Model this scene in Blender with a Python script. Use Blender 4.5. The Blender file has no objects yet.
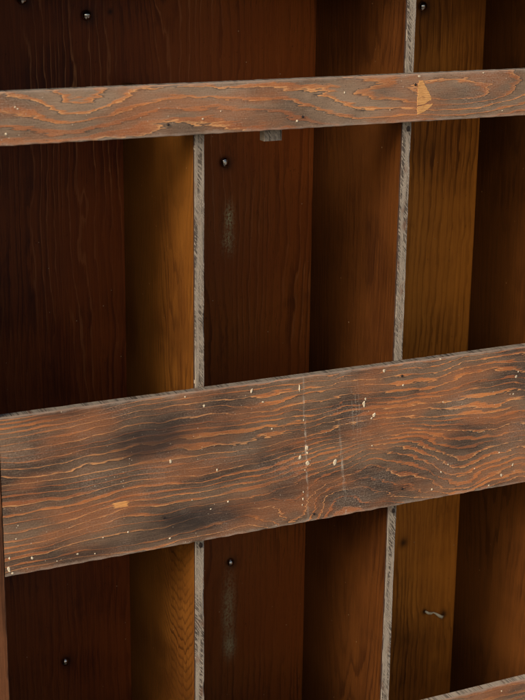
import bpy, bmesh, math, random
from mathutils import Matrix, Vector, noise as mnoise

random.seed(7)
S = bpy.context.scene
COL = S.collection
R = math.radians

# ------------------------------------------------------------------ node DSL
class F:
    """wraps a float socket so that shader maths can be written as a formula"""
    def __init__(self, m, s): self.m, self.s = m, s
    def _op(self, op, *o):
        n = self.m.nt.nodes.new('ShaderNodeMath'); n.operation = op
        for i, v in enumerate((self,) + o): self.m.put(n.inputs[i], v)
        return F(self.m, n.outputs[0])
    def __add__(s, o): return s._op('ADD', o)
    __radd__ = __add__
    def __sub__(s, o): return s._op('SUBTRACT', o)
    def __rsub__(s, o): return s._op('MULTIPLY', -1.0)._op('ADD', o)
    def __mul__(s, o): return s._op('MULTIPLY', o)
    __rmul__ = __mul__
    def __truediv__(s, o): return s._op('DIVIDE', o)
    def fract(s): return s._op('FRACT')
    def floor(s): return s._op('FLOOR')
    def abs(s): return s._op('ABSOLUTE')
    def sqrt(s): return s._op('SQRT')
    def exp(s): return s._op('EXPONENT')
    def pow(s, e): return s._op('POWER', e)
    def min(s, o): return s._op('MINIMUM', o)
    def max(s, o): return s._op('MAXIMUM', o)
    def clamp(s): return s._op('MAXIMUM', 0.0)._op('MINIMUM', 1.0)
    def step(s, a, b):
        """smoothstep from 0 at a to 1 at b"""
        n = s.m.nt.nodes.new('ShaderNodeMapRange'); n.interpolation_type = 'SMOOTHSTEP'
        s.m.put(n.inputs['Value'], s); s.m.put(n.inputs['From Min'], a); s.m.put(n.inputs['From Max'], b)
        return F(s.m, n.outputs[0])

class Mat:
    def __init__(self, name):
        self.mat = bpy.data.materials.new(name); self.mat.use_nodes = True
        self.nt = self.mat.node_tree
        self.bsdf = next(n for n in self.nt.nodes if n.type == 'BSDF_PRINCIPLED')
        tc = self.nt.nodes.new('ShaderNodeTexCoord')
        sp = self.nt.nodes.new('ShaderNodeSeparateXYZ')
        self.nt.links.new(tc.outputs['Object'], sp.inputs[0])
        self.x, self.y, self.z = (F(self, sp.outputs[i]) for i in range(3))
    def put(self, sock, v):
        if isinstance(v, F): self.nt.links.new(v.s, sock)
        elif hasattr(v, 'is_output'): self.nt.links.new(v, sock)
        elif isinstance(v, tuple): sock.default_value = (*v, 1.0) if len(v) == 3 else v
        else: sock.default_value = v
    def noise(self, a, b, c=0.0, detail=2.0, rough=0.5, dist=0.0):
        cb = self.nt.nodes.new('ShaderNodeCombineXYZ')
        for i, v in enumerate((a, b, c)): self.put(cb.inputs[i], v)
        n = self.nt.nodes.new('ShaderNodeTexNoise')
        self.nt.links.new(cb.outputs[0], n.inputs['Vector'])
        n.inputs['Scale'].default_value = 1.0
        n.inputs['Detail'].default_value = detail
        n.inputs['Roughness'].default_value = rough
        n.inputs['Distortion'].default_value = dist
        return F(self, n.outputs[0])
    def voro(self, a, b, c=0.0):
        cb = self.nt.nodes.new('ShaderNodeCombineXYZ')
        for i, v in enumerate((a, b, c)): self.put(cb.inputs[i], v)
        n = self.nt.nodes.new('ShaderNodeTexVoronoi')
        self.nt.links.new(cb.outputs[0], n.inputs['Vector']); n.inputs['Scale'].default_value = 1.0
        return F(self, n.outputs['Distance']), n.outputs['Color']
    def gauss(self, u, v, u0, v0, su, sv):
        a = (u - u0) * (1.0 / su); b = (v - v0) * (1.0 / sv)
        return ((a * a + b * b) * -1.0).exp()
    def mix(self, f, a, b, blend='MIX'):
        n = self.nt.nodes.new('ShaderNodeMix'); n.data_type = 'RGBA'; n.blend_type = blend
        self.put(n.inputs[0], f); self.put(n.inputs[6], a); self.put(n.inputs[7], b)
        return n.outputs[2]
    def done(self, color, rough, height=None, dist=0.001, spec=0.5):
        b = self.bsdf
        self.put(b.inputs['Base Color'], color); self.put(b.inputs['Roughness'], rough)
        b.inputs['Specular IOR Level'].default_value = spec
        if height is not None:
            n = self.nt.nodes.new('ShaderNodeBump')
            n.inputs['Distance'].default_value = dist; n.inputs['Strength'].default_value = 1.0
            self.put(n.inputs['Height'], height)
            self.nt.links.new(n.outputs[0], b.inputs['Normal'])
        return self.mat

# ------------------------------------------------------------------ materials
def rail_material(name, z0, z1, freq, bumps, smudges, seed, wide=0.0, scratches=False, contrast=1.0, low=1.0, dens=1.0, pale=0.0, combk=0.55, patches=(), flame=None, wave=0.0):
    """weathered softwood board: grey-brown grime with raw orange latewood showing"""
    m = Mat(name); x, z = m.x, m.z
    y = m.y
    zz = z + y * 0.6
    ph = zz + (m.noise(x * 8.0, zz * 10.0, seed + 17.0, 1.0) - 0.5) * wave + (m.noise(x * 26.0, zz * 26.0, seed + 19.0, 1.0) - 0.5) * (wave * 0.30)
    for (u0, v0, su, sv, a) in bumps:
        ph = ph + m.gauss(x, z, u0, v0, su, sv) * a
    lo = m.noise(x * 5.0, zz * 9.0, seed, 2.0)
    lo2 = m.noise(x * 2.2, zz * 16.0, seed + 3.1, 1.0)
    mid = m.noise(x * 16.0, zz * 55.0, seed + 5.0, 2.0)
    comb = m.noise(x * 48.0, zz * 340.0, seed + 9.0, 2.0, 0.6)
    rag = x.step(-0.02, 0.12) if flame else 1.0
    p = ph * freq + (lo - 0.5) * (3.4 * low) + (lo2 - 0.5) * (1.8 * low) + (mid - 0.5) * (rag * 0.6 + 0.55) + (comb - 0.5) * (rag * 0.6 + 0.4) * combk
    # spacing of the rings varies across the board
    p = p + m.noise(0.0, zz * 38.0, seed + 2.0, 1.0) * (2.6 * dens)
    saw = p.fract(); ring = p.floor()
    ringv = m.noise(ring * 3.7, 0.3, seed, 0.0)
    ringv2 = m.noise(ring * 5.3, 7.3, seed, 0.0)
    wv = m.noise(x * 9.0, zz * 24.0, seed + 11.0, 2.0)
    thr = wv.step(0.46, 0.74) * (ringv + 0.15) * 0.62 + (0.085 + wide) + (mid - 0.5) * 0.12
    if flame is not None:                       # broad torn flames towards one end of the board
        fl = m.noise(x * 10.0, zz * 30.0, seed + 91.0, 2.0).step(0.46, 0.68)
        thr = thr + m.gauss(x, z, -0.175, 0.163, 0.055, 0.014) * fl * 0.5
        thr = thr + x.step(*flame) * fl * 0.42 * (ringv2 + 0.3)
    thr = thr.max(0.045)
    line = (saw._op('SUBTRACT', thr)).step(0.11, -0.05) * saw.step(0.0, 0.03)
    patchy = m.noise(x * 13.0, zz * 40.0, seed + 15.0, 3.0, 0.6).step(0.30, 0.52)
    fib = m.noise(x * 22.0, zz * 900.0, seed + 1.0, 2.0, 0.6)
    fib2 = m.noise(x * 140.0, zz * 1500.0, seed + 1.7, 2.0, 0.7)
    grit = m.noise(x * 520.0, zz * 620.0, seed + 21.0, 3.0, 0.7)
    line = line * (patchy * 0.45 + 0.55) * (0.50 + ringv2 * 0.95).clamp()
    line = (line * (0.70 + fib * 0.6)).clamp()
    # grime
    g1 = m.noise(x * 8.0, zz * 18.0, seed + 31.0, 4.0, 0.6)
    pl = lambda a, b: tuple(p + (q - p) * pale for p, q in zip(a, b))
    grime = m.mix(g1.step(0.36, 0.66), pl((0.036, 0.020, 0.012), (0.130, 0.080, 0.046)), pl((0.155, 0.092, 0.052), (0.290, 0.195, 0.122)))
    grime = m.mix((fib.step(0.35, 0.75)) * 0.40, grime, (0.19, 0.122, 0.074))
    grime = m.mix(saw.step(0.90, 0.99) * 0.6, grime, (0.020, 0.012, 0.009))
    red = m.noise(x * 11.0, zz * 30.0, seed + 41.0, 3.0).step(0.42, 0.66)
    grime = m.mix(red * 0.70, grime, (0.25, 0.092, 0.033))
    org = m.mix(ringv2, (0.32, 0.088, 0.022), (0.50, 0.190, 0.052))
    org = m.mix(g1.step(0.60, 0.40) * 0.6, org, (0.17, 0.050, 0.018))
    colr = m.mix((line * contrast).clamp(), grime, org)
    # bright edge of the ring, where the soft wood has worn away
    crest = saw.step(0.0, 0.03) * saw.step(0.13, 0.05) * patchy * ringv.step(0.35, 0.6)
    colr = m.mix(crest * 0.65, colr, (0.62, 0.31, 0.115))
    colr = m.mix(grit.step(0.52, 0.70) * 0.38, colr, (0.30, 0.20, 0.135))
    colr = m.mix(grit.step(0.44, 0.30) * 0.45, colr, (0.030, 0.018, 0.013))
    for (u0, v0, hu, hv) in patches:            # spots where the surface split off down to fresh wood
        q = (x - u0 + (fib - 0.5) * 0.012).abs().step(hu, hu * 0.8) * (zz - v0 + (fib2 - 0.5) * 0.002).abs().step(hv, hv * 0.7)
        colr = m.mix(q * (fib * 0.9 + 0.30).clamp(), colr, (0.64, 0.29, 0.08))
    # dark handling stains
    st = None
    for (u0, v0, su, sv, a) in smudges:
        g = m.gauss(x, z, u0, v0, su, sv) * a
        st = g if st is None else st + g
    if st is not None:
        st = (st * (0.45 + m.noise(x * 18.0, zz * 130.0, seed + 51.0, 5.0, 0.7) * 1.9 - 0.40)).clamp()
        colr = m.mix(st * 0.86, colr, (0.018, 0.012, 0.009))
    # pale dust & worn edges
    e = ((z - z0).abs().min((z - z1).abs()))
    en = m.noise(x * 45.0, z * 60.0, seed + 61.0, 4.0, 0.7)
    wear = (e + (en - 0.5) * 0.012).step(0.0040, 0.0)
    colr = m.mix(wear * 0.55, colr, (0.26, 0.20, 0.15))
    dust = m.noise(x * 14.0, zz * 20.0, seed + 71.0, 3.0).step(0.48, 0.72) * grit.step(0.35, 0.7)
    colr = m.mix(dust * 0.30, colr, (0.30, 0.235, 0.18))
    # fine paint mist
    d, vc = m.voro(x * 420.0, z * 420.0, seed)
    sep = m.nt.nodes.new('ShaderNodeSeparateColor'); m.nt.links.new(vc, sep.inputs[0])
    vr = F(m, sep.outputs[0])
    spot = d.step(0.30, 0.20) * vr.step(0.96, 0.975) * m.noise(x * 14.0, z * 14.0, seed + 81.0, 2.0).step(0.42, 0.62)
    colr = m.mix(spot * 0.65, colr, (0.48, 0.39, 0.28))
    d2, vc2 = m.voro(x * 520.0, z * 520.0, seed + 4.0)
    sep2 = m.nt.nodes.new('ShaderNodeSeparateColor'); m.nt.links.new(vc2, sep2.inputs[0])
    spot2 = d2.step(0.3, 0.2) * F(m, sep2.outputs[0]).step(0.95, 0.96)
    colr = m.mix(spot2 * 0.55, colr, (0.012, 0.008, 0.006))
    if scratches:
        sc = None
        for (xa, slope, zc, zl, w, a, dots) in scratches:
            g = m.gauss(x - (z - zc) * slope, z, xa, zc, w, zl) * a
            g = g * m.noise(x * 300.0, z * dots, seed + xa * 90, 3.0, 0.7).step(0.42, 0.60)
            sc = g if sc is None else sc + g
        colr = m.mix(sc.clamp(), colr, (0.46, 0.39, 0.30))
    h = fib * 0.40 + fib2 * 0.30 + grit * 0.25 + line * 0.30
    ro = 0.40 + g1 * 0.16 + line * 0.10 + dust * 0.2
    return m.done(colr, ro, h, 0.0008, 0.32)

def panel_material(name, axis, base_a, base_b, late, late_amt, freq, seed, bumps=(), nails=(), drips=(), rough=0.34,
                   low=1.0, light=None, side_tint=None, specks=True, parab=None, light_amt=0.5):
    """varnished interior board, grain running up; axis 'x' for the back boards, 'y' for the dividers"""
    m = Mat(name); z = m.z
    u = m.x if axis == 'x' else m.y
    o = m.x if axis == 'y' else m.y
    sd = o * 7.0 + seed
    ph = u
    for (u0, v0, su, sv, a) in bumps:
        ph = ph + m.gauss(u, z, u0, v0, su, sv) * a
    if parab is not None:                       # flat-sawn figure: nested V shapes pointing down
        (u0, k, below, above) = parab
        du = u - u0
        ph = du * du * k - z.min(0.0) * below - z.max(0.0) * above
    lo = m.noise(u * 7.0, z * 2.6, sd, 2.0)
    lo2 = m.noise(u * 14.0, z * 6.0, sd + 4.0, 2.0)
    comb = m.noise(u * 360.0, z * 16.0, sd + 9.0, 2.0, 0.6)
    p = ph * freq + (lo - 0.5) * 5.0 * low + (lo2 - 0.5) * 2.2 * low + (m.noise(u * 60.0, z * 22.0, sd + 6.0, 2.0) - 0.5) * low + (comb - 0.5) * 0.5
    p = p + m.noise(u * 30.0, z * 0.6, sd + 2.0, 2.0) * 4.2
    saw = p.fract(); ring = p.floor()
    rv = m.noise(ring * 3.7, 0.7, seed, 0.0)
    line = saw.step(0.50, 0.86) * saw.step(1.0, 0.95) * (rv * 1.1 + 0.25).clamp()
    fib = m.noise(u * 620.0, z * 14.0, sd + 1.0, 3.0, 0.65)
    blot = m.noise(u * 9.0, z * 4.0, sd + 21.0, 4.0, 0.6)
    blot2 = m.noise(u * 40.0, z * 14.0, sd + 27.0, 4.0, 0.65)
    c = m.mix(blot.step(0.34, 0.68), base_a, base_b)
    if side_tint is not None:  # blends into a second tint towards the right
        (b0, b1, bcol, bam) = side_tint
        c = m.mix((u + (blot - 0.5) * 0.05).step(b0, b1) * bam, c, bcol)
    c = m.mix(fib.step(0.42, 0.74) * 0.42, c, tuple(v * 1.8 for v in base_b))
    c = m.mix(fib.step(0.46, 0.26) * 0.45, c, tuple(v * 0.45 for v in base_a))
    pore = m.noise(u * 1100.0, z * 60.0, sd + 81.0, 2.0, 0.6)
    c = m.mix(pore.step(0.60, 0.70) * 0.5, c, tuple(v * 0.35 for v in base_a))
    pz = m.noise(u * 18.0, z * 5.0, sd + 33.0, 2.0).step(0.34, 0.60)
    c = m.mix((line * late_amt * (pz * 0.7 + 0.3)).clamp(), c, late)
    if light is not None:                       # thin pale streaks where the stain has worn off
        lt = saw.step(0.02, 0.06) * saw.step(0.20, 0.10) * m.noise(u * 22.0, z * 5.0, sd + 44.0, 3.0).step(0.42, 0.62)
        c = m.mix(lt * (z.step(0.0, 0.34) * 0.8 + 0.2) * light_amt, c, light)
    c = m.mix(blot2.step(0.58, 0.76) * 0.5, c, tuple(v * 0.35 for v in base_a))
    wash = m.noise(u * 5.0, z * 7.0, sd + 61.0, 3.0, 0.55)      # uneven old varnish
    c = m.mix(wash.step(0.40, 0.66) * 0.55, c, (base_b[0] * 1.3, base_b[1] * 1.28, base_b[2] * 1.2))
    c = m.mix(wash.step(0.44, 0.28) * 0.55, c, tuple(v * 0.5 for v in base_a))
    scuff = m.noise(u * 160.0, z * 90.0, sd + 71.0, 4.0, 0.75).step(0.64, 0.74)
    c = m.mix(scuff * 0.5, c, tuple(v * 0.3 for v in base_a))
    for (u0, z0, r) in nails:                   # black iron stain that bled out round nails; dark spots where there is none
        d = m.gauss(u, z, u0 + r * 0.35, z0 - r * 0.25, r, r * 1.1) * (0.5 + blot2)
        c = m.mix(d.clamp() * 0.85, c, (0.006, 0.004, 0.003))
    for (u0, z0, su, sv, a, lo_t, hi_t) in drips:   # chalky run below a nail
        g = m.gauss(u + (blot - 0.5) * 0.015, z, u0, z0, su, sv) * a
        g = g * m.noise(u * 420.0, z * 260.0, seed + z0 * 50.0, 4.0, 0.75).step(lo_t, hi_t)
        c = m.mix(g.clamp(), c, (0.36, 0.305, 0.145))
    if specks:
        d, vc = m.voro(u * 95.0, z * 95.0, sd)
        sep = m.nt.nodes.new('ShaderNodeSeparateColor'); m.nt.links.new(vc, sep.inputs[0])
        sp = d.step(0.085, 0.05) * F(m, sep.outputs[0]).step(0.86, 0.88)
        c = m.mix(sp * 0.6, c, (0.36, 0.26, 0.15))
    h = fib * 0.35 + blot2 * 0.25
    ro = blot2 * 0.16 + rough + fib * 0.08
    return m.done(c, ro, h, 0.0008, 0.12)

def edge_material(name, seed, tone=1.0):
    """raw sawn front edge of a thin board: grey with slanting saw marks"""
    m = Mat(name); x, z = m.x, m.z
    w = m.noise(x * 60.0, z * 30.0, seed + 2.0, 2.0)
    saw = m.noise(x * 560.0 + z * 390.0 + w * 2.5, z * 75.0 - x * 50.0, seed, 2.0, 0.6)
    big = m.noise(x * 160.0, z * 20.0, seed + 4.0, 4.0, 0.6)
    grit = m.noise(x * 700.0, z * 500.0, seed + 6.0, 3.0, 0.7)
    t = lambda *c: tuple(v * tone for v in c)
    where = m.noise(x * 240.0, z * 14.0, seed + 7.0, 2.0).step(0.40, 0.62)
    c = m.mix((saw.step(0.44, 0.54) * where), t(0.60, 0.485, 0.355), t(0.150, 0.112, 0.080))
    c = m.mix(big.step(0.54, 0.78) * 0.6, c, t(0.17, 0.130, 0.095))
    c = m.mix(m.noise(x * 90.0, z * 45.0, seed + 8.0, 3.0).step(0.56, 0.74) * 0.6, c, t(0.34, 0.15, 0.075))
    c = m.mix(grit.step(0.60, 0.74) * 0.35, c, t(0.08, 0.058, 0.042))
    fibre = m.noise(x * 1300.0, z * 55.0, seed + 12.0, 2.0, 0.6)
    c = m.mix(fibre.step(0.54, 0.74) * 0.4, c, t(0.19, 0.130, 0.085))
    return m.done(c, 0.75, saw * 0.6 + grit * 0.6, 0.0012, 0.3)

def simple(name, col, col2, scale, rough, metallic=0.0, dist=0.0004):
    m = Mat(name)
    n = m.noise(m.x * scale, m.y * scale, m.z * scale, 4.0, 0.65)
    c = m.mix(n.step(0.3, 0.7), col, col2)
    m.bsdf.inputs['Metallic'].default_value = metallic
    return m.done(c, n * min(0.2, rough * 2) + rough, n if dist > 0.0001 else None, dist)

WALL = 0.2027
BACKNAILS = [(-0.0452, 0.5363), (-0.1158, 0.5540), (0.1187, 0.3668), (-0.0901, -0.2284), (0.1291, -0.1392)]
BACKNAILS_R = [(0.3776, 0.5380)]

M_top = rail_material('worn_top_rail_wood', 0.4349, 0.4851, 62.0,
    [(-0.125, 0.475, 0.045, 0.030, 0.030), (-0.01, 0.455, 0.05, 0.02, -0.012), (0.292, 0.462, 0.095, 0.024, 0.068),
     (0.17, 0.45, 0.05, 0.03, 0.022)],
    [(0.205, 0.468, 0.022, 0.012, 0.4)], 2.0, wide=0.10, contrast=0.85, low=0.6, dens=0.4, pale=0.7, combk=0.75)
M_mid = rail_material('worn_wide_rail_wood', 0.0, 0.1697, 128.0,
    [(0.200, 0.062, 0.085, 0.046, -0.027), (0.325, 0.024, 0.036, 0.040, 0.018), (0.110, 0.0, 0.035, 0.030, 0.022), (0.16, 0.02, 0.03, 0.03, -0.010), (-0.20, 0.175, 0.08, 0.022, 0.020),
     (-0.085, 0.04, 0.045, 0.030, -0.008)],
    [(-0.060, 0.122, 0.050, 0.024, 1.25), (-0.005, 0.028, 0.060, 0.016, 1.3), (-0.157, 0.166, 0.040, 0.006, 0.7),
     (-0.117, 0.010, 0.050, 0.010, 0.75), (0.05, 0.10, 0.05, 0.03, 0.35), (0.315, 0.055, 0.03, 0.02, 0.35),
     (0.10, 0.052, 0.02, 0.012, 0.5)],
    5.0, wide=0.0, low=0.62, dens=0.9, combk=0.95, flame=(0.0, 0.20), wave=0.022, patches=[(-0.0935, 0.0575 - 0.0072, 0.0085, 0.0036)],
    scratches=[(0.1195, -0.060, 0.10, 0.075, 0.0012, 0.62, 90.0), (0.1680, -0.115, 0.045, 0.045, 0.0013, 0.62, 60.0),
               (0.1815, -0.10, 0.125, 0.035, 0.0006, 0.3, 90.0), (0.1765, -0.10, 0.128, 0.035, 0.0005, 0.3, 90.0),
               (0.1860, -0.10, 0.120, 0.035, 0.0005, 0.28, 90.0)])
M_low = rail_material('worn_bottom_rail_wood', -0.40, -0.2654, 110.0, [], [(0.40, -0.28, 0.05, 0.01, 0.3)], 8.0, low=0.8, wide=0.25, contrast=0.6)
M_lowtop = edge_material('tan_rail_top_edge', 19.0, 0.48)
M_side = panel_material('worn_side_panel_wood', 'x', (0.050, 0.019, 0.009), (0.11, 0.042, 0.017), (0.02, 0.008, 0.004), 0.8, 160.0, 11.0, light=(0.34, 0.17, 0.07), low=0.4, specks=False)

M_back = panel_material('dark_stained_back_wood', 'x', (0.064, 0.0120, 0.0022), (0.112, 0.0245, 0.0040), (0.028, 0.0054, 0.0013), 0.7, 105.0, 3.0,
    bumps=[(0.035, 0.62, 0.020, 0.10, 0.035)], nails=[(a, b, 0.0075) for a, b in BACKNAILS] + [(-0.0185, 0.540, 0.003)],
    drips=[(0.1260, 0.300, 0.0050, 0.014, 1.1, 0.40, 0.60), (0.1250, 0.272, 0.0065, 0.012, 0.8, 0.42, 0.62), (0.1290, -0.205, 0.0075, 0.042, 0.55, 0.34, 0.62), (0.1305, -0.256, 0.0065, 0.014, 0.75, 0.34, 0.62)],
    low=0.8, light=(0.24, 0.085, 0.024), rough=0.36, side_tint=(0.0, 0.12, (0.205, 0.054, 0.0075), 0.8), light_amt=0.75)
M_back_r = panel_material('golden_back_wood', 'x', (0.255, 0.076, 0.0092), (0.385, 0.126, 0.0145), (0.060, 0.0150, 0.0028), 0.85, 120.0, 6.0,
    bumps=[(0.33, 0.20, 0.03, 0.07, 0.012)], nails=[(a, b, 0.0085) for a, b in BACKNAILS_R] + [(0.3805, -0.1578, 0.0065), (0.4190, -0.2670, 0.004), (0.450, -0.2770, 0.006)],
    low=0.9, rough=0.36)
M_div = panel_material('amber_divider_wood', 'y', (0.074, 0.0235, 0.0038), (0.112, 0.0415, 0.0062), (0.030, 0.0092, 0.0020), 0.9, 110.0, 12.0,
    parab=(0.045, 15.0, 0.80, 0.15), low=0.85, rough=0.36)
M_div_r = panel_material('brown_divider_wood', 'y', (0.034, 0.0100, 0.0020), (0.056, 0.0178, 0.0034), (0.016, 0.0044, 0.0012), 0.75, 60.0, 15.0,
    parab=(0.085, 14.0, 0.18, 0.10), low=0.8, rough=0.36)
M_div_d = panel_material('dark_divider_wood', 'y', (0.044, 0.0132, 0.0026), (0.068, 0.0225, 0.0042), (0.016, 0.0048, 0.0014), 0.8, 75.0, 18.0,
    parab=(0.12, 14.0, 0.12, 0.10), low=0.8, rough=0.36)
M_case = panel_material('dark_stained_case_wood', 'y', (0.050, 0.015, 0.005), (0.085, 0.026, 0.008), (0.02, 0.006, 0.003), 0.7, 60.0, 20.0)
M_edge = edge_material('raw_sawn_edge_wood', 3.0, 0.41)
M_edge_old = edge_material('grey_rail_top_edge', 9.0, 0.30)
M_cleat = edge_material('furry_end_grain', 14.0, 0.33)
M_gap_shade = simple('painted_gap_shade', (0.012, 0.006, 0.004), (0.035, 0.014, 0.007), 200.0, 0.5)
M_nail = simple('polished_nail_steel', (0.50, 0.46, 0.40), (0.22, 0.17, 0.12), 420.0, 0.06, 1.0, 0.00003)
M_brad = simple('rusted_brad_steel', (0.020, 0.014, 0.011), (0.05, 0.03, 0.02), 900.0, 0.45, 0.6)
M_paint = simple('cream_paint_drop', (0.40, 0.31, 0.19), (0.60, 0.51, 0.36), 700.0, 0.45)
def fresh():
    m = Mat('fresh_split_wood')
    f = m.noise(m.x * 90.0, m.z * 900.0, 3.0, 3.0, 0.65); b = m.noise(m.x * 130.0, m.z * 160.0, 8.0, 3.0)
    c = m.mix(f.step(0.25, 0.75), (0.44, 0.200, 0.055), (0.58, 0.30, 0.095))
    c = m.mix(b.step(0.55, 0.75) * 0.55, c, (0.24, 0.090, 0.028))
    return m.done(c, 0.6, f, 0.0012)
M_fresh = fresh()
M_straw = simple('dry_straw', (0.60, 0.47, 0.25), (0.78, 0.66, 0.40), 600.0, 0.5)
M_ground = simple('dusty_concrete', (0.20, 0.185, 0.165), (0.27, 0.25, 0.225), 6.0, 0.85)

# ------------------------------------------------------------------ geometry helpers
def link(name, bm, mats, parent=None, smooth=False):
    me = bpy.data.meshes.new(name)
    bmesh.ops.recalc_face_normals(bm, faces=bm.faces)
    bm.to_mesh(me); bm.free()
    for mt in (mats if isinstance(mats, (list, tuple)) else [mats]): me.materials.append(mt)
    if smooth:
        for p in me.polygons: p.use_smooth = True
    o = bpy.data.objects.new(name, me); COL.objects.link(o)
    if parent is not None: o.parent = parent
    return o

def empty(name, loc, label, cat):
    o = bpy.data.objects.new(name, None); COL.objects.link(o)
    o.location = loc; o['label'] = label; o['category'] = cat
    return o

def board(bm, lo, hi, axis, bev=0.001, jit=0.0004, step=0.004, seed=0.0, chips=0.0, mat=0):
    """a long board with softened, slightly nibbled edges; axis = long axis index"""
    a, b = [i for i in range(3) if i != axis]
    n = max(2, int((hi[axis] - lo[axis]) / step))
    rings = []
    for i in range(n + 1):
        t = lo[axis] + (hi[axis] - lo[axis]) * i / n
        sec = []
        for ci, (sa, sb) in enumerate(((0, 0), (1, 0), (1, 1), (0, 1))):
            w = mnoise.noise(Vector((t * 90.0, ci * 7.3, seed)))
            w2 = mnoise.noise(Vector((t * 9.0, ci * 3.1, seed + 5.0)))
            chip = max(0.0, mnoise.noise(Vector((t * 45.0, ci * 11.7, seed + 9.0))) - 0.35) * chips
            r = bev * (1.0 + 0.6 * w) + chip
            ca = (lo[a], hi[a])[sa] + w2 * jit; cb = (lo[b], hi[b])[sb] + w * jit * 0.6
            da = r if sa == 0 else -r; db = r if sb == 0 else -r
            pts = [(ca, cb + db), (ca + da * 0.29, cb + db * 0.29), (ca + da, cb)]
            if (sa, sb) in ((1, 0), (0, 1)): pts.reverse()
            sec += pts
        vs = []
        for (pa, pb) in sec:
            c = [0, 0, 0]; c[axis] = t; c[a] = pa; c[b] = pb
            vs.append(bm.verts.new(c))
        rings.append(vs)
    k = len(rings[0])
    for i in range(n):
        for j in range(k):
            f = bm.faces.new((rings[i][j], rings[i][(j + 1) % k], rings[i + 1][(j + 1) % k], rings[i + 1][j]))
            f.material_index = mat
    bm.faces.new(rings[0]).material_index = mat
    bm.faces.new(list(reversed(rings[-1]))).material_index = mat

def blob(bm, x, z, y, r, h, mat, stretch=1.0, seed=0.0, tilt=0.0):
    """a dried drop of paint: a low irregular dome standing on the front face (towards -y)"""
    n = 12
    ca, sa = math.cos(tilt), math.sin(tilt)
    def ring(k, yy):
        out = []
        for i in range(n):
            a = 2 * math.pi * i / n
            rr = r * k * (1 + 0.45 * mnoise.noise(Vector((math.cos(a) * 1.3, math.sin(a) * 1.3, seed))))
            dx, dz = math.cos(a) * rr, math.sin(a) * rr * stretch
            out.append(bm.verts.new((x + dx * ca - dz * sa, yy, z + dx * sa + dz * ca)))
        return out
    r0, r1, r2 = ring(1.0, y + 0.0002), ring(0.86, y - h * 0.7), ring(0.5, y - h)
    fs = []
    for A, Bq in ((r0, r1), (r1, r2)):
        for i in range(n): fs.append(bm.faces.new((A[i], A[(i + 1) % n], Bq[(i + 1) % n], Bq[i])))
    fs.append(bm.faces.new(r2)); fs.append(bm.faces.new(list(reversed(r0))))
    for f in fs: f.material_index = mat

def flake(bm, pts, y, mat, t=0.0004):
    """ragged flat patch of bared wood, slightly proud"""
    P = []
    for i in range(len(pts)):
        a, b = Vector(pts[i]), Vector(pts[(i + 1) % len(pts)])
        k = max(1, int((b - a).length / 0.0022))
        for j in range(k):
            q = a.lerp(b, j / k)
            q += Vector((random.uniform(-1, 1), random.uniform(-1, 1))) * 0.0005
            P.append(q)
    v0 = [bm.verts.new((p.x, y + 0.0002, p.y)) for p in P]
    c = sum(P, Vector((0, 0))) / len(P)
    v1 = [bm.verts.new((c.x + (p.x - c.x) * 0.97, y - t, c.y + (p.y - c.y) * 0.97)) for p in P]
    n = len(P)
    for i in range(n): bm.faces.new((v0[i], v0[(i + 1) % n], v1[(i + 1) % n], v1[i])).material_index = mat
    bm.faces.new(v1).material_index = mat

def dome_bm(r, h, seg=24, slot=False):
    """round nail head on a short collar, axis -y, base at y=0"""
    bm = bmesh.new()
    prof = [(0.42 * r, 0.004), (0.42 * r, -0.0004), (0.96 * r, -0.0006), (r, -0.0012)]
    for i in range(1, 7):
        a = i / 7 * math.pi / 2
        prof.append((r * math.cos(a), -0.0012 - h * math.sin(a)))
    rings = [[bm.verts.new((rr * math.cos(2 * math.pi * k / seg), yy, rr * math.sin(2 * math.pi * k / seg))) for k in range(seg)] for rr, yy in prof]
    for A, Bq in zip(rings, rings[1:]):
        for k in range(seg): bm.faces.new((A[k], A[(k + 1) % seg], Bq[(k + 1) % seg], Bq[k]))
    tip = bm.verts.new((0, -0.0012 - h, 0))
    for k in range(seg): bm.faces.new((rings[-1][k], rings[-1][(k + 1) % seg], tip))
    bm.faces.new(rings[0])
    return bm

def copy_part(o, parent, loc, rz=0.0):
    c = o.copy(); COL.objects.link(c); c.parent = parent; c.location = loc; c.rotation_euler = (0, rz, 0)
    return c

# ------------------------------------------------------------------ the cabinet
ZB, ZT = -0.46, 0.665           # inner bottom and top of the case
XL, XR = -0.2185, 0.7135       # inner faces of the two side panels
D1, D2, D3 = 0.0, 0.24, 0.4734
FRONT = -0.012
cab = empty('pigeonhole_cabinet', (0, 0, 0),
            'old open-fronted wooden pigeonhole cabinet with worn grey-brown rails across dark stained compartments', 'cabinet')

# sides, top and bottom
bm = bmesh.new(); board(bm, (XL - 0.020, FRONT, ZB - 0.018), (XL - 0.0004, WALL + 0.010, ZT + 0.018), 2, 0.0012, 0.0005, 0.006, 1.0, 0.004)
side = link('side_panel', bm, M_side, cab)
bm = bmesh.new(); board(bm, (XR, FRONT, ZB - 0.018), (XR + 0.020, WALL + 0.010, ZT + 0.018), 2, 0.0012, 0.0005, 0.006, 2.0, 0.004)
link('side_panel', bm, M_side, cab)
bm = bmesh.new(); board(bm, (XL, 0.001, ZT), (XR - 0.0004, WALL - 0.0006, ZT + 0.016), 0, 0.001, 0.0003, 0.02, 3.0)
link('top_panel', bm, M_case, cab)
bm = bmesh.new(); board(bm, (XL, 0.001, ZB - 0.016), (XR - 0.0004, WALL - 0.0006, ZB), 0, 0.001, 0.0003, 0.02, 4.0)
link('bottom_panel', bm, M_case, cab)

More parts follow.
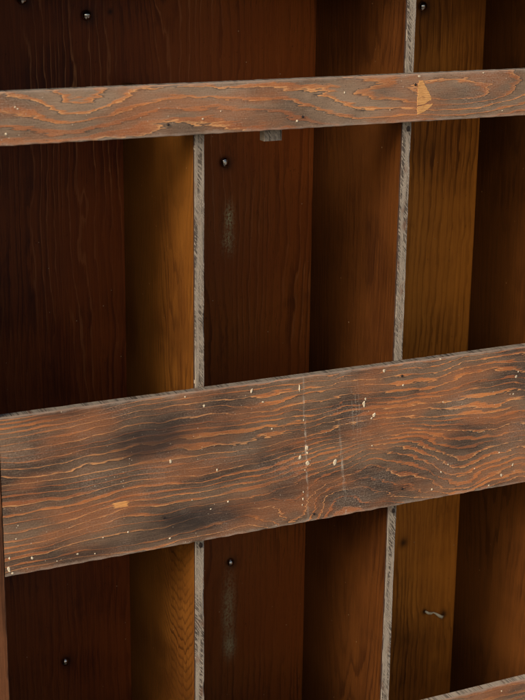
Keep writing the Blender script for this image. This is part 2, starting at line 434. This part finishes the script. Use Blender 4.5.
# back: two boards meeting behind the second divider
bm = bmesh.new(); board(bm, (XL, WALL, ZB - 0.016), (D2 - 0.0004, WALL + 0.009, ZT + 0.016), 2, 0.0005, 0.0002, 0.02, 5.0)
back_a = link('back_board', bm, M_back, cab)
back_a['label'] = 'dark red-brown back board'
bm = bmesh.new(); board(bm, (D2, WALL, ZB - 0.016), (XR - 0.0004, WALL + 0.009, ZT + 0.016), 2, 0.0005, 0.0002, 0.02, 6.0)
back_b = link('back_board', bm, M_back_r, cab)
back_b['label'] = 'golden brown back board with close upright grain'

# dividers, each with its raw sawn front edge
def divider(x, z0, z1, m, seed):
    bm = bmesh.new(); board(bm, (x - 0.0054, 0.0032, z0), (x + 0.0054, WALL - 0.0006, z1), 2, 0.0004, 0.00015, 0.01, seed)
    d = link('divider', bm, m, cab)
    bm = bmesh.new(); board(bm, (x - 0.0057, 0.0, z0), (x + 0.0056, 0.0030, z1), 2, 0.0006, 0.0005, 0.002, seed + 0.5, 0.0045)
    for f in bm.faces:                          # left flank coloured dark for the shaded gap beside the strip
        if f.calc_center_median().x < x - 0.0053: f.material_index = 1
    link('front_edge', bm, [M_edge, M_gap_shade], d)
    return d
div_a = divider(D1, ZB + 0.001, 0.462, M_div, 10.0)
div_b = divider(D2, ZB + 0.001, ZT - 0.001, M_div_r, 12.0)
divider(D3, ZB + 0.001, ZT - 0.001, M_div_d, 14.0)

# the three front rails, plus an unseen one added above
def rail(z0, z1, m, seed, specks, flakes, chips=0.004, top=None):
    bm = bmesh.new()
    board(bm, (XL + 0.0002, FRONT, z0), (XR - 0.0004, -0.0006, z1), 0, 0.0011, 0.0006, 0.003, seed, chips)
    # top face takes the greyer sawn-edge material
    bm.faces.ensure_lookup_table()
    for f in bm.faces:
        c = f.calc_center_median()
        if c.z > z1 - 0.0008 and c.y > FRONT + 0.0012: f.material_index = 1
    for i, (x, z, r, st, tl) in enumerate(specks): blob(bm, x, z, FRONT, r * 0.74, 0.0005, 2, st, i * 3.3 + seed, tl)
    for pts in flakes: flake(bm, pts, FRONT, 3)
    return link('front_rail', bm, [m, top or M_edge_old, M_paint, M_fresh], cab)

sm, md = 0.0010, 0.0016
mid_specks = [(-0.1901, 0.0158, 0.0019, 1.2, 0.2), (-0.1418, 0.0112, 0.0016, 0.9, 0), (-0.1639, 0.0075, sm, 1, 0), (-0.1138, 0.0244, sm, 1, 0),
    (-0.0863, 0.0257, 0.0014, 1, 0), (-0.2033, 0.0537, sm, 0.8, 0), (-0.2059, 0.0396, sm, 1.3, 0), (-0.1229, 0.0081, sm, 1, 0),
    (-0.038, 0.0965, 0.0018, 1.7, 0.1), (0.0149, 0.0787, 0.0011, 2.0, 0.0), (-0.0001, 0.1523, 0.0017, 1.4, 0.1), (0.0545, 0.1614, 0.0016, 2.0, -0.2),
    (0.0278, 0.0405, 0.0018, 0.9, 0), (0.0077, 0.0354, 0.0014, 0.7, 0), (-0.0393, 0.010, 0.0016, 0.9, 0), (-0.0139, 0.0494, 0.0008, 1, 0), (-0.0215, 0.165, 0.0013, 1, 0),
    (0.1216, 0.0873, 0.0027, 1.5, 0.2), (0.1225, 0.0815, 0.0014, 1.5, 0.2), (0.123, 0.0697, 0.0031, 1.3, 0.3), (0.1135, 0.0776, 0.0022, 1.6, -0.3),
    (0.157, 0.0656, 0.0030, 1.6, -0.25), (0.1914, 0.1282, 0.0023, 2.2, 0), (0.1930, 0.1340, 0.0014, 1.6, 0), (0.2046, 0.1136, 0.0026, 1.5, -0.7), (0.2015, 0.1105, 0.0014, 1.2, -0.7),
    (0.0791, 0.1157, 0.0013, 1.2, 0), (0.1113, 0.1573, 0.0013, 4.0, 0), (0.2153, 0.1636, 0.0022, 1.4, 0), (0.1182, 0.0283, 0.0013, 1.6, 0),
    (0.2034, 0.0779, 0.0013, 1, 0), (0.068, 0.1474, 0.0018, 0.7, 0), (0.2404, 0.1438, 0.0017, 1.1, 0), (0.294, 0.1166, 0.0012, 1, 0), (0.2879, 0.1680, 0.0017, 0.7, 0),
    (0.392, 0.1344, 0.0019, 1.5, -0.3), (0.3945, 0.1400, 0.0012, 1.5, -0.3), (0.3894, 0.1134, 0.0018, 0.8, 0), (0.3850, 0.1140, 0.0010, 0.8, 0), (0.3747, 0.0435, 0.0014, 1, 0),
    (0.3949, 0.0253, 0.0014, 2.0, -0.2), (0.3417, 0.0287, 0.0011, 1, 0), (0.3049, 0.0394, 0.0011, 1, 0), (0.2959, 0.0317, 0.0014, 1, 0), (0.2848, 0.0121, 0.0013, 1.5, 0),
    (0.3795, 0.0147, 0.0019, 1.6, 0.1), (0.363, 0.0045, 0.0014, 1, 0),
    (0.1175, 0.0215, 0.0009, 1.4, 0), (0.1185, 0.0365, 0.0010, 1.4, 0), (0.1200, 0.0620, 0.0009, 1.4, 0), (0.1170, 0.1200, 0.0009, 2.0, 0),
    (-0.2145, 0.0080, 0.0022, 2.2, 0.2), (-0.2110, 0.0030, 0.0018, 1.0, 0.2), (-0.2135, 0.0200, 0.0012, 2.0, 0)]
mid_flakes = []
top_specks = [(-0.1909, 0.4707, 0.0017, 0.7, 0.4), (-0.1885, 0.4690, 0.0011, 1, 0), (-0.2004, 0.4462, 0.0017, 0.8, 0), (-0.0015, 0.4502, 0.0015, 0.9, 0), (0.1026, 0.443, 0.0018, 0.9, 0.3),
    (0.1566, 0.4693, 0.0009, 1.5, 0), (0.2112, 0.4489, 0.0008, 1, 0), (0.245, 0.4825, 0.0022, 0.7, 0), (0.325, 0.4830, 0.0017, 0.5, 0), (0.352, 0.4415, 0.0012, 0.7, 0), (0.018, 0.457, 0.0008, 1, 0)]
top_flakes = [[(0.2450, 0.4790), (0.2499, 0.4784), (0.2552, 0.4699), (0.2607, 0.4602), (0.2615, 0.4570), (0.2525, 0.4530), (0.2436, 0.4520), (0.2436, 0.4578), (0.2440, 0.4703)],
              [(0.2436, 0.4508), (0.2525, 0.4518), (0.2640, 0.4535), (0.2600, 0.4490), (0.2528, 0.4448), (0.2443, 0.4421)]]
r_top = rail(0.4349, 0.4851, M_top, 20.0, top_specks, top_flakes)
r_mid = rail(0.0, 0.1697, M_mid, 22.0, mid_specks, mid_flakes)
rail(0.610, 0.679, M_low, 26.0, [], [])  # unseen top rail, added to keep light out of the upper compartment
r_low = rail(-0.40, -0.2654, M_low, 24.0, [(0.445, -0.279, 0.0016, 1, 0), (0.40, -0.274, 0.0012, 1, 0)], [], 0.004, M_lowtop)

# small rusted brads that hold the rails
brad = link('brad', dome_bm(0.0014, 0.0006, 12), M_brad, r_mid, True)
brad.location = (-0.0466, FRONT - 0.0001, 0.035)
for par, x, z in ((r_mid, 0.1316, 0.0087), (r_mid, 0.2381, 0.155), (r_mid, 0.2440, 0.020), (r_top, -0.0387, 0.4467), (r_top, 0.2404, 0.4741), (r_top, 0.1085, 0.4470)):
    copy_part(brad, par, (x, FRONT - 0.0001, z))

for par, x, z in ((div_b, D2, 0.4262), (div_a, D1, -0.0100), (div_b, D2, -0.0110)):  # stretched brads standing in for dark chips in the edges below the rails
    c = copy_part(brad, par, (x + 0.001, 0.0002, z)); c.scale = (1.5, 1.0, 2.2)

# domed nails in the back boards
nail = link('nail', dome_bm(0.0058, 0.0046, 32), M_nail, back_a, True)
nail.location = (BACKNAILS[0][0], WALL - 0.0003, BACKNAILS[0][1])
tilts = [(0.10, -0.08, 0.95), (-0.06, 0.05, 1.06), (0.12, 0.16, 0.92), (-0.10, 0.20, 0.90), (0.05, 0.02, 1.08)]
for (x, z), par, (ta, tb, sc) in zip(BACKNAILS[1:] + BACKNAILS_R, [back_a] * 4 + [back_b], tilts):
    c = copy_part(nail, par, (x, WALL - 0.0003, z)); c.rotation_euler = (ta, 0, tb); c.scale = (sc, sc, sc)

# sawn batten end peeping out below the top rail
bm = bmesh.new(); board(bm, (0.0718, 0.0, 0.4222), (0.0918, 0.011, 0.474), 2, 0.0008, 0.0006, 0.0015, 31.0, 0.003)
link('cleat', bm, M_cleat, cab)

# ------------------------------------------------------------------ a bent bit of straw clinging to the back board
def straw():
    pts = [(0.4195, WALL - 0.0040, -0.2655), (0.4240, WALL - 0.0052, -0.2690), (0.4300, WALL - 0.0034, -0.2712), (0.4338, WALL - 0.0022, -0.2712),
           (0.4372, WALL - 0.0036, -0.2730), (0.4420, WALL - 0.0052, -0.2768), (0.4470, WALL - 0.0034, -0.2805), (0.4500, WALL - 0.0020, -0.2800)]
    rad = [0.0012, 0.0019, 0.0017, 0.0009, 0.0013, 0.0022, 0.0024, 0.0013]
    bm = bmesh.new(); rings = []
    for i, p in enumerate(pts):
        a = Vector(pts[max(0, i - 1)]); b = Vector(pts[min(len(pts) - 1, i + 1)])
        t = (b - a).normalized(); s = t.cross(Vector((0, 1, 0))).normalized(); q = t.cross(s)
        rings.append([bm.verts.new(Vector(p) + (s * math.cos(k * math.pi / 4) + q * math.sin(k * math.pi / 4) * 0.7) * rad[i]) for k in range(8)])
    for A, Bq in zip(rings, rings[1:]):
        for k in range(8): bm.faces.new((A[k], A[(k + 1) % 8], Bq[(k + 1) % 8], Bq[k]))
    bm.faces.new(rings[0]); bm.faces.new(rings[-1])
    o = link('straw', bm, M_straw, None, True)
    o['label'] = 'short bent pale straw stuck to the back of the lower right compartment'; o['category'] = 'straw'
straw()

# ------------------------------------------------------------------ ground under the cabinet (below the frame)
bm = bmesh.new()
q = 30.0; zg = ZB - 0.022
v = [bm.verts.new(c) for c in ((-q, -q, zg), (q, -q, zg), (q, q, zg), (-q, q, zg))]
bm.faces.new(v)
g = link('ground', bm, M_ground); g['kind'] = 'structure'

# ------------------------------------------------------------------ light
SUN_EL, SUN_AZ = R(28), R(68)          # azimuth measured to the left of straight out of the cabinet's front
to_sun = Vector((-math.sin(SUN_AZ) * math.cos(SUN_EL), -math.cos(SUN_AZ) * math.cos(SUN_EL), math.sin(SUN_EL)))
L = bpy.data.lights.new('sun', 'SUN'); L.energy = 1.5; L.angle = R(18); L.color = (1.0, 0.91, 0.78)
so = bpy.data.objects.new('sun', L); COL.objects.link(so)
so.rotation_euler = to_sun.to_track_quat('Z', 'Y').to_euler()
W = bpy.data.worlds.new('World'); S.world = W; W.use_nodes = True
nt = W.node_tree
sky = nt.nodes.new('ShaderNodeTexSky'); sky.sky_type = 'NISHITA'; sky.sun_disc = False
sky.sun_elevation = SUN_EL; sky.sun_rotation = math.atan2(to_sun.x, to_sun.y)
sky.air_density = 1.0; sky.dust_density = 4.0; sky.ozone_density = 1.0
bg = nt.nodes['Background']; bg.inputs['Strength'].default_value = 0.14
nt.links.new(sky.outputs[0], bg.inputs[0])

# ------------------------------------------------------------------ camera
cam = bpy.data.cameras.new('camera'); co = bpy.data.objects.new('camera', cam); COL.objects.link(co)
r0 = Vector((0.9010412063, -0.4335879725, 0.0112345261))
d0 = Vector((-0.1145741408, -0.2629191797, -0.9579907469))
f0 = Vector((0.4183270380, 0.8619019521, -0.2865789843))
mw = Matrix.Identity(4)
for i in range(3):
    mw[i][0] = r0[i]; mw[i][1] = -d0[i]; mw[i][2] = -f0[i]
mw[0][3], mw[1][3], mw[2][3] = -0.5897113, -1.36452, 0.65476844
co.matrix_world = mw
cam.sensor_fit = 'VERTICAL'; cam.sensor_height = 24.0; cam.lens = 1496.42526 / 700 * 24.0
cam.clip_start = 0.05; cam.clip_end = 200
cam.dof.use_dof = True; cam.dof.focus_distance = 1.66; cam.dof.aperture_fstop = 8.0
S.camera = co

S.view_settings.view_transform = 'Standard'; S.view_settings.look = 'None'
S.view_settings.exposure = 0.76; S.view_settings.gamma = 1.0
S.cycles.max_bounces = 8; S.cycles.diffuse_bounces = 5; S.cycles.use_denoising = True
S.cycles.filter_width = 1.2
